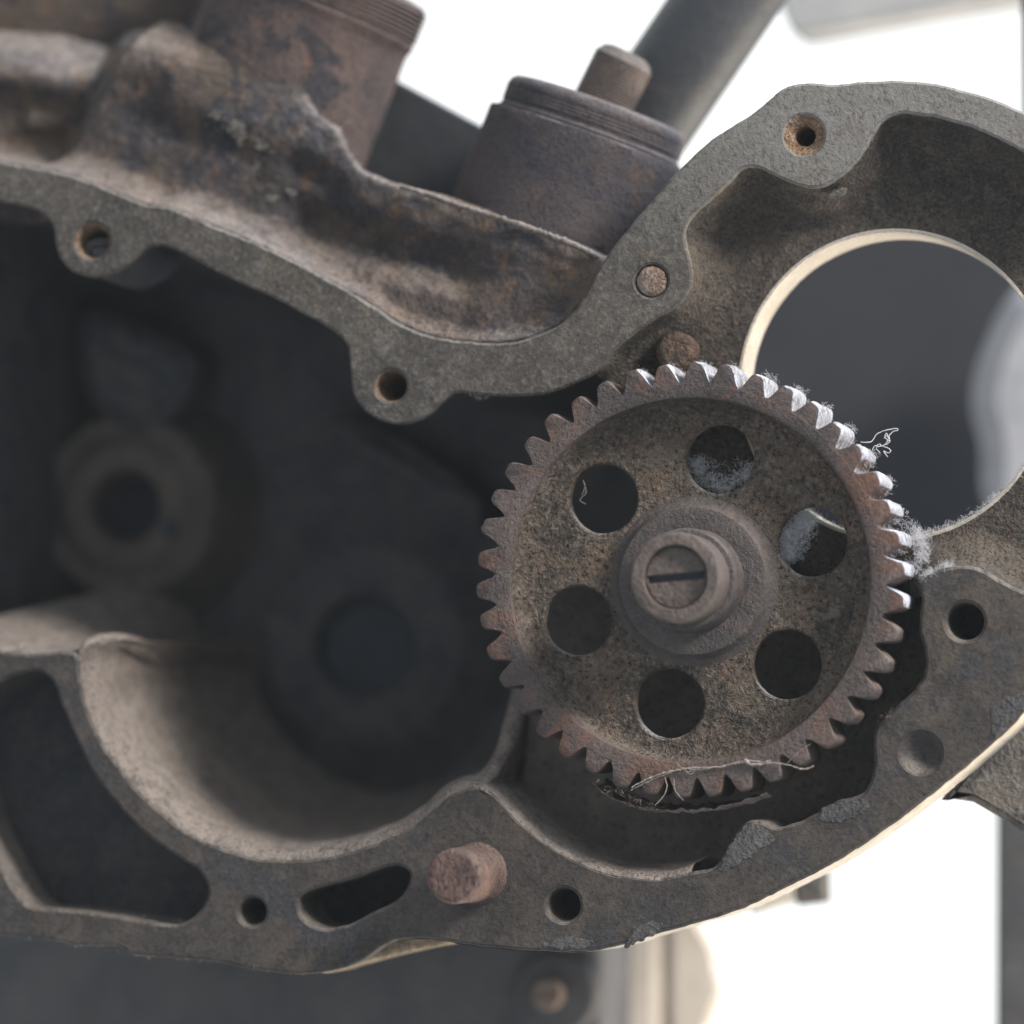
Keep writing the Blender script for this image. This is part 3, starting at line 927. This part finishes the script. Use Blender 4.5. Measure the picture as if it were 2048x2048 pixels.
# ================================================================== BARRELS (left, right)
oL = at(599.5, 80.7, LD)
barrel_l = empty('tappet_barrel', oL, 'large rusty barrel with threaded top at the upper left, partly cropped', 'engine barrel', 'tappet barrels on top of the casing')
prof = [(224, -300), (224, -60), (223, 40), (225, 56), (229, 62), (230, 70), (226, 76), (222, 78)]
adopt(lathe('barrel', oL, prof, M['barrel'], 128, axis=axL, wob=1.5), barrel_l)
prof = [(222, 70)]
t = 80
while t < 142:
    prof += [(230, t + 1.5), (233, t + 4), (230, t + 6.5), (226.5, t + 8)]
    t += 9.5
prof += [(228, 148), (220, 156), (200, 160), (0.5, 161)]
adopt(lathe('threaded_collar', oL, prof, M['barrel'], 128, axis=axL), barrel_l)
# raised left shoulder casting of this barrel
sh = smooth(tr([(352, 100), (372, 50), (392, 0), (420, -60), (480, -60), (440, 40), (410, 120), (380, 130)], 300), True, 8)
adopt(plate('shoulder', sh, [], 290, 420, 14, M['chest']), barrel_l)

oR = at(1167, 301, RDP)
barrel_r = empty('tappet_barrel', oR, 'sooty dark barrel with ring cap and threaded stem, beside the timing ring', 'engine barrel', 'tappet barrels on top of the casing')
prof = [(222, -300), (220, -200), (217, -100), (214, 0), (214, 24), (211, 29), (200, 30)]
adopt(lathe('barrel', oR, prof, M['barrel_dark'], 128, axis=axR, wob=1.2), barrel_r)
prof = [(196, 30), (198, 34), (194, 38), (192, 42), (193, 46), (195, 52), (193.5, 55), (195, 59), (193.5, 62), (195, 66), (193.5, 69), (195, 73), (194, 82), (190, 92), (182, 99), (170, 101), (0.5, 102)]
adopt(lathe('ring_cap', oR, prof, M['barrel_dark'], 128, axis=axR, wob=0.8), barrel_r)
axS = basis(math.radians(27))
oS = at(1210, 199, RDP)
prof = [(62, -40)]
t = -36
while t < 84:
    prof += [(62, t), (64.5, t + 2.5), (62, t + 5)]
    t += 7
prof += [(60, 90), (52, 102), (38, 108), (0.5, 110)]
adopt(lathe('threaded_stem', oS, prof, M['nut'], 64, axis=axS), barrel_r)
# ledge of crusted dust under the right barrel
led = curve3([(800, 372), (850, 388), (906, 408), (985, 432), (1073, 462), (1145, 489), (1206, 520)], 74, 5, 0.8)
v, f = strand(led, 6, 0.35, 8)
adopt(new_obj('dust_ledge', v, f, M['wall']), casing)
led = curve3([(906, 404), (925, 350), (945, 300), (966, 256)], RDP, 5, 0.7)
v, f = strand(led, 3.5, 0.6, 6)
adopt(new_obj('dust_ledge', v, f, M['wall']), casing)

# ================================================================== GEAR
GF, GB = -60.0, 122.0
gc = at(1377, 1160, GF)[[0, 2]]
gear = empty('gear_wheel', (gc[0], 0, gc[1]), 'large brown toothed gear wheel with six round lightening holes, dust on its teeth', 'gear')
GO = (gc[0], gc[1])
R0, R1 = 391, 432
adopt(lathe('rim', GO, [(R0 - 3, GB), (R0, GB - 4), (R0, GF + 3), (R0 - 3, GF), (366, GF), (361, GF + 3), (360, GF + 10), (360, GF + 22)], M['gear_rim'], 168), gear)
adopt(lathe('rim_fillet', GO, [(361, GF + 20), (359.5, GF + 24), (357, -10), (351, 1), (345, 8), (336, 12), (328, 14), (321, 15.5), (318, 17)], M['gear_fillet'], 168, wob=2.5, sharp=False), gear)
adopt(lathe('rim_back', GO, [(R0 - 3, GB), (356, GB), (350, 60), (330, 52)], M['gear_rim'], 96), gear)
holes6 = []
for k in range(6):
    a = math.radians(78 + 60 * k)
    holes6.append(circle((gc[0] + 248 * math.cos(a), gc[1] + 248 * math.sin(a)), 69.5, 64) + 0)
for h in holes6:
    for i in range(len(h)):
        c = h.mean(0)
        v = (h[i] - c)
        h[i] = c + v * (1 + 0.012 * mnoise.noise(Vector((h[i][0] / 16, h[i][1] / 16, 2))))
adopt(plate('web', circle(GO, 345, 144), holes6, 15, 55, 4, M['gear_web']), gear)
adopt(lathe('hub_collar', GO, [(172, 16), (160, 12), (153, 4), (150, -8), (146, -14), (138, -17), (98, -17)], M['hub'], 96), gear)
adopt(lathe('hub_washer', GO, [(104, -15), (102, -40), (101, -98), (97, -104), (84, -106)], M['hub'], 96, wob=0.6), gear)
nut = adopt(lathe('shaft_bush', GO, [(89, -108), (88.5, -150), (88, -219), (86, -224), (83, -226), (65, -226), (62.5, -223), (61.5, -216), (61.5, -195)], M['nut'], 96, wob=0.9), gear)
se = circle(GO, 60.5, 64)
sl_c = np.array(GO); ang = math.radians(5)
ex = np.array([math.cos(ang), math.sin(ang)]); ey = np.array([-ex[1], ex[0]])
slot = np.array([sl_c + ex * a + ey * b for a, b in ((-56.5, -7), (56.5, -7), (56.5, 7), (-56.5, 7))])
shaft = adopt(plate('shaft_end', se, [densify(slot, 12)], -209, -192, 2.5, M['nut']), gear)
o = lathe('slot_floor', GO, [(58, -194), (0.5, -194)], M['void'], 32)
o.parent = shaft
o.location = (0, 0, 0)
o.matrix_parent_inverse = Matrix.Identity(4)
# teeth: one mesh, forty-two objects
NT = 42
half_pitch = PI / NT
prof2 = [(-0.50, R0 - 6), (-0.495, R0), (-0.45, R0 + 2.5), (-0.395, R0 + 10), (-0.335, R0 + 20), (-0.285, R0 + 29), (-0.225, R0 + 36.5), (-0.15, R1 - 1), (-0.07, R1), (0.07, R1), (0.15, R1 - 1), (0.225, R0 + 36.5), (0.285, R0 + 29), (0.335, R0 + 20), (0.395, R0 + 10),
         (0.45, R0 + 2.5), (0.495, R0), (0.50, R0 - 6)]


def tooth_mesh(seed):
    V, Fc = [], []
    n = len(prof2)
    sect = [(GF + 0.5, -5.5), (GF + 3, -3.0), (GF + 8, -1.2), (GF + 18, 0.0), (GF + 50, 0.4), (30, 0.4), (GB - 6, 0.0), (GB - 1, -2.0)]
    for k, (dd, ins) in enumerate(sect):
        for a, r in prof2:
            th = a * 2 * half_pitch
            tipness = max(0.0, (r - R0) / (R1 - R0))
            rr = r + ins * tipness + 2.2 * tipness * mnoise.noise(Vector((a * 5, dd / 25, seed)))
            th2 = th * (1 + ins * 0.028 * tipness) + 0.0035 * tipness * mnoise.noise(Vector((r / 14, dd / 25, seed + 9)))
            V.append((rr * math.sin(th2), dd, rr * math.cos(th2)))
    for k in range(len(sect) - 1):
        for i in range(n - 1):
            Fc.append((k * n + i + 1, k * n + i, (k + 1) * n + i, (k + 1) * n + i + 1))
    Fc.append(tuple(range(n)))
    Fc.append(tuple(range((len(sect) - 1) * n, len(sect) * n))[::-1])
    me = bpy.data.meshes.new('tooth')
    me.from_pydata([tuple(np.array(v) * S) for v in V], [], Fc)
    me.polygons.foreach_set('use_smooth', [True] * len(me.polygons))
    me.materials.append(M['gear'])
    me.update()
    try:
        me.set_sharp_from_angle(angle=math.radians(50))
    except Exception:
        pass
    return me


tms = [tooth_mesh(k * 3.7) for k in range(9)]
for k in range(NT):
    th = math.radians(88.0) + k * 2 * PI / NT
    o = bpy.data.objects.new('tooth', tms[(k * 5) % 9])
    COL.objects.link(o)
    o.parent = gear
    # local +w is the tooth direction; rotate it to angle th measured from +u towards +w
    o.rotation_euler = (0, PI / 2 - th + random.uniform(-0.004, 0.004), 0)
    s_ = 1 + random.uniform(-0.010, 0.004)
    o.scale = (s_, 1, s_)
    deg = math.degrees(th) % 360
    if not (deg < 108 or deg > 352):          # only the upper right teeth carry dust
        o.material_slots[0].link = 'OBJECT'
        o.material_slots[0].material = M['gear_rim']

# ================================================================== PINS AND PLUGS
c = tr([(953, 1747)], 0)[0]
sc_pin = lathe('dowel_pin', c, [(64, 14), (62, -2), (57.5, -14), (56, -60), (55, -205), (53.5, -222), (50, -229), (46, -231.5), (40, -232), (0.5, -232)], M['pin'], 72, wob=1.4)
tag(sc_pin, 'stout rusty round pin standing proud of the lower flange', 'pin')
c = tr([(1303, 562)], 0)[0]
tag(lathe('plug', c, [(31, 14), (30.5, 6), (28, 0), (21, -4), (8, -5.5), (0.5, -5.5)], M['plug'], 48, wob=2.0, sharp=False), 'pale rusty domed plug in the face of the timing ring', 'plug', 'round plugs by the timing ring')
c = tr([(1350, 702)], 60)[0]
tag(lathe('plug', c, [(42, 130), (40, 66), (36, 58), (24, 54), (0.5, 53)], M['rust'], 48, wob=2.5, sharp=False), 'brown rusty plug just above the gear teeth in the recess', 'plug', 'round plugs by the timing ring')
# pale chip stuck under the ring lug
c = tr([(1675, 386)], 40)[0]
pts = np.array([[c[0] - 20, c[1] - 8], [c[0] - 8, c[1] + 3], [c[0] + 10, c[1] + 10], [c[0] + 18, c[1] + 8], [c[0] + 14, c[1] - 3], [c[0] - 4, c[1] - 10]])
tag(plate('paint_chip', smooth(pts, True, 4), [], 32, 46, 3, M['crust']), 'small pale chip lodged under the lug of the timing ring', 'chip')

# ================================================================== THINGS BEHIND
def slab(name, px, d0, d1, mat, r, label, cat, group=None, rounded=False):
    o = box_poly(name, px, d0, d1, mat, r, rounded=rounded)
    return tag(o, label, cat, group)


# black frame tube running up to the right
a0, a1 = at(1228, 330, 520), at(1480, -40, 520)
ax = a1 - a0; ln = np.linalg.norm(ax)
tube = lathe('frame_tube', a0, [(0.5, -80), (104, -78), (106, -70), (106, ln * 0.5), (106, ln + 120), (104, ln + 126), (0.5, ln + 128)], M['tube'], 64, axis=ax)
tag(tube, 'black painted frame tube slanting up behind the threaded stem', 'frame tube')
slab('pale_beam', [(1556, -60), (1560, 10), (1582, 62), (1606, 66), (1800, 32), (2010, -4), (2300, -50), (2300, -200), (1556, -200)], 1300, 1500, M['beam'], 8, 'pale grey beam across the top right corner', 'beam')
slab('dark_post', [(2040, -200), (2300, -200), (2300, 420), (2046, 420)], 900, 1100, M['panel'], 8, 'dark upright just entering at the top of the right edge', 'post', 'dark uprights at the right edge')
slab('dark_post', [(1992, 1560), (2300, 1560), (2300, 2300), (1990, 2300)], 1250, 1450, M['lower'], 10, 'dark upright in the bottom right corner', 'post', 'dark uprights at the right edge')
slab('backing_panel', [(900, 345), (2400, 345), (2400, 1140), (900, 1140)], 2300, 2400, M['panel'], 10, 'dark grey panel seen through the large bore', 'panel')
slab('pale_casting', [(2030, 575), (2130, 545), (2280, 600), (2290, 960), (2160, 1060), (2020, 1060), (1965, 990), (1958, 890), (1940, 800), (1965, 690)], 1750, 2050, M['cloud_grey'], 60, 'blurred pale grey casting at the right side of the bore', 'casting', rounded=True)
slab('bracket', [(1880, 1600), (1905, 1598), (1945, 1604), (1990, 1630), (2048, 1668), (2160, 1740), (2260, 1700), (2260, 1300), (2060, 1380), (1960, 1500)], 260, 420, M['bracket'], 16, 'speckled grey brown bracket poking out behind the lower right edge', 'bracket')
lowb = empty('lower_case', at(600, 1990, 900), 'dark blurred lower case below the flange along the bottom', 'lower casing')
adopt(box_poly('body', [(-300, 1780), (1140, 1780), (1196, 1800), (1200, 1960), (1196, 2300), (-300, 2300)], 900, 1300, M['lower'], 24), lowb)
cb = tr([(1108, 1990)], 880)[0]
adopt(lathe('boss', cb, [(96, 905), (92, 884), (84, 876), (60, 874), (0.5, 874)], M['lower'], 48), lowb)
bolt = lathe('rusty_bolt', tr([(1092, 1990)], 820)[0], [(34, 880), (33, 822), (28, 814), (0.5, 812)], M['plug'], 32)
tag(bolt, 'small blurred rusty bolt end in the lower case at the bottom', 'bolt')
wb_ = empty('wooden_block', at(1320, 1950, 1500), 'overexposed cream block behind the flange at the bottom', 'block')
adopt(box_poly('block', [(1150, 1800), (1322, 1800), (1322, 2300), (1150, 2300)], 1400, 1700, M['beige'], 20), wb_)
adopt(box_poly('block', [(1330, 1800), (1400, 1830), (1440, 1900), (1452, 1990), (1420, 2060), (1380, 2300), (1330, 2300)], 1400, 1700, M['beige'], 20), wb_)
slab('support_foot', [(1594, 1700), (1648, 1690), (1650, 1806), (1594, 1812)], 900, 1000, M['bracket'], 5, 'small dark square foot peeping out below the right edge', 'support')
slab('tan_spacer', [(1500, 1750), (1586, 1700), (1586, 1806), (1500, 1830)], 900, 1000, M['beige'], 5, 'tan spacer beside the small dark foot under the edge', 'spacer')

# ================================================================== DUST AND COBWEB
def hairs(centres, n_each, length, r, spread, bias=(0, 0, 0), mat='silk'):
    parts = []
    for c in centres:
        for _ in range(n_each):
            p = np.array(c) + rng.normal(0, 1, 3) * np.array(spread)
            dirv = rng.normal(0, 1, 3) + np.array(bias); dirv /= np.linalg.norm(dirv)
            pts = [p]
            m = random.randint(4, 8)
            for k in range(m):
                dirv = dirv + rng.normal(0, 0.55, 3); dirv /= np.linalg.norm(dirv)
                pts.append(pts[-1] + dirv * length * random.uniform(0.6, 1.3) / m)
            parts.append(strand(pts, r * random.uniform(0.6, 1.2), 0.1, 3))
    return parts


fz = []
for k in range(-9, 3):
    th = math.radians(88.0) + k * 2 * PI / NT
    for f in (0.3, 0.45, 0.6, 0.75, 0.92):
        dd = GF + (GB - GF) * f
        for off, rr in ((-0.30, R0 + 24), (-0.1, R1 + 1), (-0.42, R0 + 5)):
            aa = th + off * 2 * PI / NT
            fz.append((gc[0] + rr * math.cos(aa), dd, gc[1] + rr * math.sin(aa)))
v, f = merge(hairs(fz, 12, 8, 0.26, (4, 12, 4), (0.1, 0, 0.1)))
tag(new_obj('dust_fuzz', v, f, M['silk']), 'bluish white dust fuzz clinging to the upper right gear teeth', 'dust fuzz', kind='stuff')
cl = []
for _ in range(150):
    k = random.random()
    x, y = 1822 + 26 * math.sin(k * 3.1) + random.gauss(0, 7), 1050 + 95 * k + random.gauss(0, 5)
    cl.append(at(x, y, random.uniform(10, 112)))
for _ in range(120):
    k = random.random()
    a_ = math.radians(-128 + 95 * k)
    cl.append((BC[0] + (BR - 1) * math.cos(a_), RD - 3 + random.uniform(0, 20), BC[1] + (BR - 1) * math.sin(a_)))
for _ in range(60):
    k = random.random()
    cl.append(at(1846 + 60 * k, 1154 - 22 * math.sin(k * 1.6) + random.gauss(0, 2), random.uniform(0, 30)))
v, f = merge(hairs(cl, 7, 12, 0.24, (4, 8, 4)))
tag(new_obj('lint_clump', v, f, M['silk']), 'white lint clump between gear teeth and the arm on the right', 'lint', kind='stuff')
lines = [[(1030, 580), (1080, 580), (1100, 565), (1115, 540), (1150, 520), (1200, 508), (1230, 505), (1236, 514), (1205, 525), (1185, 550), (1192, 575), (1165, 555), (1170, 530), (1182, 562), (1165, 592), (1150, 602), (1175, 610), (1196, 625), (1185, 640), (1158, 630), (1180, 662)],
         [(1095, 625), (1110, 600), (1128, 604), (1145, 600), (1130, 590), (1118, 612), (1135, 640)], [(1150, 602), (1185, 585), (1192, 560), (1175, 545), (1160, 560)]]
pr = []
for l in lines:
    pr.append(strand(curve3([(1348 + x / 2.76, 674 + y / 2.76) for x, y in l], 20, 2.0, 0.35), 0.9, 0.2, 4))
v, f = merge(pr)
tag(new_obj('cobweb_tangle', v, f, M['silk']), 'tangled white thread floating off the gear teeth over the bore', 'thread')


def z2(l):
    return [(900 + x / 1.932, 700 + y / 1.932) for x, y in l]


pr = [strand(curve3(z2([(700, 1690), (800, 1642), (920, 1616), (1040, 1611), (1140, 1588), (1200, 1592), (1300, 1602), (1370, 1620), (1405, 1606)]), GF - 6, 3, 0.5), 1.5, 0.5, 5),
      strand(curve3(z2([(700, 1700), (790, 1655), (900, 1620), (960, 1622), (1060, 1605), (1150, 1592)]), GF - 5, 3, 0.6), 1.0, 0.5, 4),
      strand(curve3(z2([(1140, 1580), (1160, 1600), (1210, 1598), (1240, 1588)]), GF - 6, 3, 0.6), 3.0, 0.6, 5),
      strand(curve3(z2([(880, 1600), (920, 1630), (950, 1610), (930, 1640), (900, 1610)]), GF - 6, 3, 0.4), 0.8, 0.3, 4),
      strand(curve3(z2([(1395, 1520), (1340, 1560), (1300, 1600)]), GF - 6, 3, 0.3), 0.5, 0.2, 4),
      strand(curve3(z2([(830, 1650), (838, 1690), (820, 1730), (790, 1760)]), GF - 4, 3, 0.3), 1.1, 0.3, 4),
      strand(curve3(z2([(865, 1655), (870, 1700), (900, 1740)]), GF - 4, 3, 0.3), 0.8, 0.3, 4)]
v, f = merge(pr)
tag(new_obj('cobweb_strand', v, f, M['silk_brown']), 'grey cobweb strand strung along the bottom gear teeth', 'cobweb')
def sling_sheet():
    q = smooth(np.array([at(x, y, GF)[[0, 2]] for x, y in z2([(545, 1672), (590, 1712), (660, 1744), (740, 1768), (850, 1776), (1000, 1770), (1120, 1745), (1225, 1712)])]), False, 4)
    n = len(q); m = 26
    V, Fc = [], []
    for j in range(m):
        dd = GF + 6 + (GB - GF - 10) * j / (m - 1)
        for i in range(n):
            e = mnoise.noise(Vector((q[i][0] / 17, dd / 20, 1))) * 9 + mnoise.noise(Vector((q[i][0] / 6, dd / 8, 3))) * 4
            sag = -7 * math.sin(PI * j / (m - 1)) + 10 * (j / (m - 1))**2
            V.append((q[i][0], dd + 3 * mnoise.noise(Vector((i * 0.3, j * 0.5, 8))), q[i][1] + e * 0.6 + sag))
    for j in range(m - 1):
        for i in range(n - 1):
            if mnoise.noise(Vector((q[i][0] / 9, j * 0.6, 5))) < 0.33:
                Fc.append((j * n + i, j * n + i + 1, (j + 1) * n + i + 1, (j + 1) * n + i))
    return V, Fc


pr = [sling_sheet()]
for k in range(70):
    x = random.uniform(560, 800); y = 1680 + (x - 545) * 0.40 + random.uniform(-22, 10)
    q = z2([(x, y), (x + random.uniform(-8, 16), y + random.uniform(-10, 10)), (x + random.uniform(5, 22), y + random.uniform(-14, 14)), (x + random.uniform(5, 36), y + random.uniform(-8, 16))])
    pr.append(strand(curve3(q, GF + random.uniform(0, 90), 3, 0.7), random.uniform(0.4, 1.3), 0.6, 4))
v, f = merge(pr)
tag(new_obj('cobweb_sling', v, f, M['sling']), 'brown grimy cobweb sling hanging under the lowest gear teeth', 'cobweb')
# wisps in the two upper lightening holes
for (k6, a0, a1, lab) in ((0, 175, 350, 'wispy pale lint inside the top lightening hole of the gear'), (5, 95, 215, 'bright lint tuft inside the right lightening hole of the gear')):
    hc = holes6[k6].mean(0)
    cs = []
    for _ in range(150):
        an = math.radians(random.uniform(a0, a1)); rr = 66 - abs(random.gauss(0, 17))
        cs.append((hc[0] + rr * math.cos(an), random.uniform(40, 85), hc[1] + rr * math.sin(an)))
    v, f = merge(hairs(cs, 6 if k6 == 0 else 12, 17, 0.24 if k6 == 0 else 0.34, (5, 8, 5)))
    tag(new_obj('lint_wisp', v, f, M['silk']), lab, 'lint', 'lint wisps in the gear holes', kind='stuff')
pr = [strand(curve3([(1163, 990), (1170, 975), (1166, 960), (1172, 985), (1160, 1000), (1172, 1008)], 30, 2, 0.4), 0.7, 0.2, 4)]
v, f = merge(pr)
tag(new_obj('cobweb_curl', v, f, M['silk_brown']), 'fine curled fibre in the upper left lightening hole', 'fibre')
# loose lint along the flange edges
lint_pts = []
for l, n in (([(0, 1870), (163, 1891), (262, 1908), (435, 1924), (580, 1948), (690, 1934)], 40), ([(940, 790), (985, 793)], 14), ([(110, 1820), (360, 1846)], 26), ([(1757, 1449), (1783, 1422)], 12)):
    q = smooth(tr(l), False, 8)
    for _ in range(n):
        p = q[random.randrange(len(q))]
        lint_pts.append((p[0], random.uniform(0, 8), p[1]))
v, f = merge(hairs(lint_pts, 2, 10, 0.4, (3, 3, 3), mat='silk_brown'))
tag(new_obj('edge_lint', v, f, M['silk_brown']), 'specks of lint caught along the casing edges', 'lint', kind='stuff')

# ================================================================== ADDED HAZE
def make_haze():
    x0, x1, y0, y1, z0, z1 = -0.95, 0.95, -1.45, 0.62, -0.75, 0.75
    V = np.array([(x, y, z) for x in (x0, x1) for y in (y0, y1) for z in (z0, z1)]) / S
    Fc = [(0, 1, 3, 2), (4, 6, 7, 5), (0, 4, 5, 1), (2, 3, 7, 6), (0, 2, 6, 4), (1, 5, 7, 3)]
    m = bpy.data.materials.new('veil_haze')
    m.use_nodes = True
    nt = m.node_tree
    nt.nodes.remove(nt.nodes['Principled BSDF'])
    v = nt.nodes.new('ShaderNodeVolumePrincipled')
    v.inputs['Color'].default_value = (0.84, 0.93, 1.0, 1)
    v.inputs['Density'].default_value = HAZE
    v.inputs['Anisotropy'].default_value = 0.0
    nt.links.new(v.outputs[0], nt.nodes['Material Output'].inputs['Volume'])
    o = new_obj('haze', V, Fc, m, smooth_faces=[False] * 6)
    return tag(o, 'thin haze added around the machine to lift the blacks', 'haze', kind='stuff')


HAZE = 0.007  # thin volume added to lift the blacks like veiling glare
make_haze()
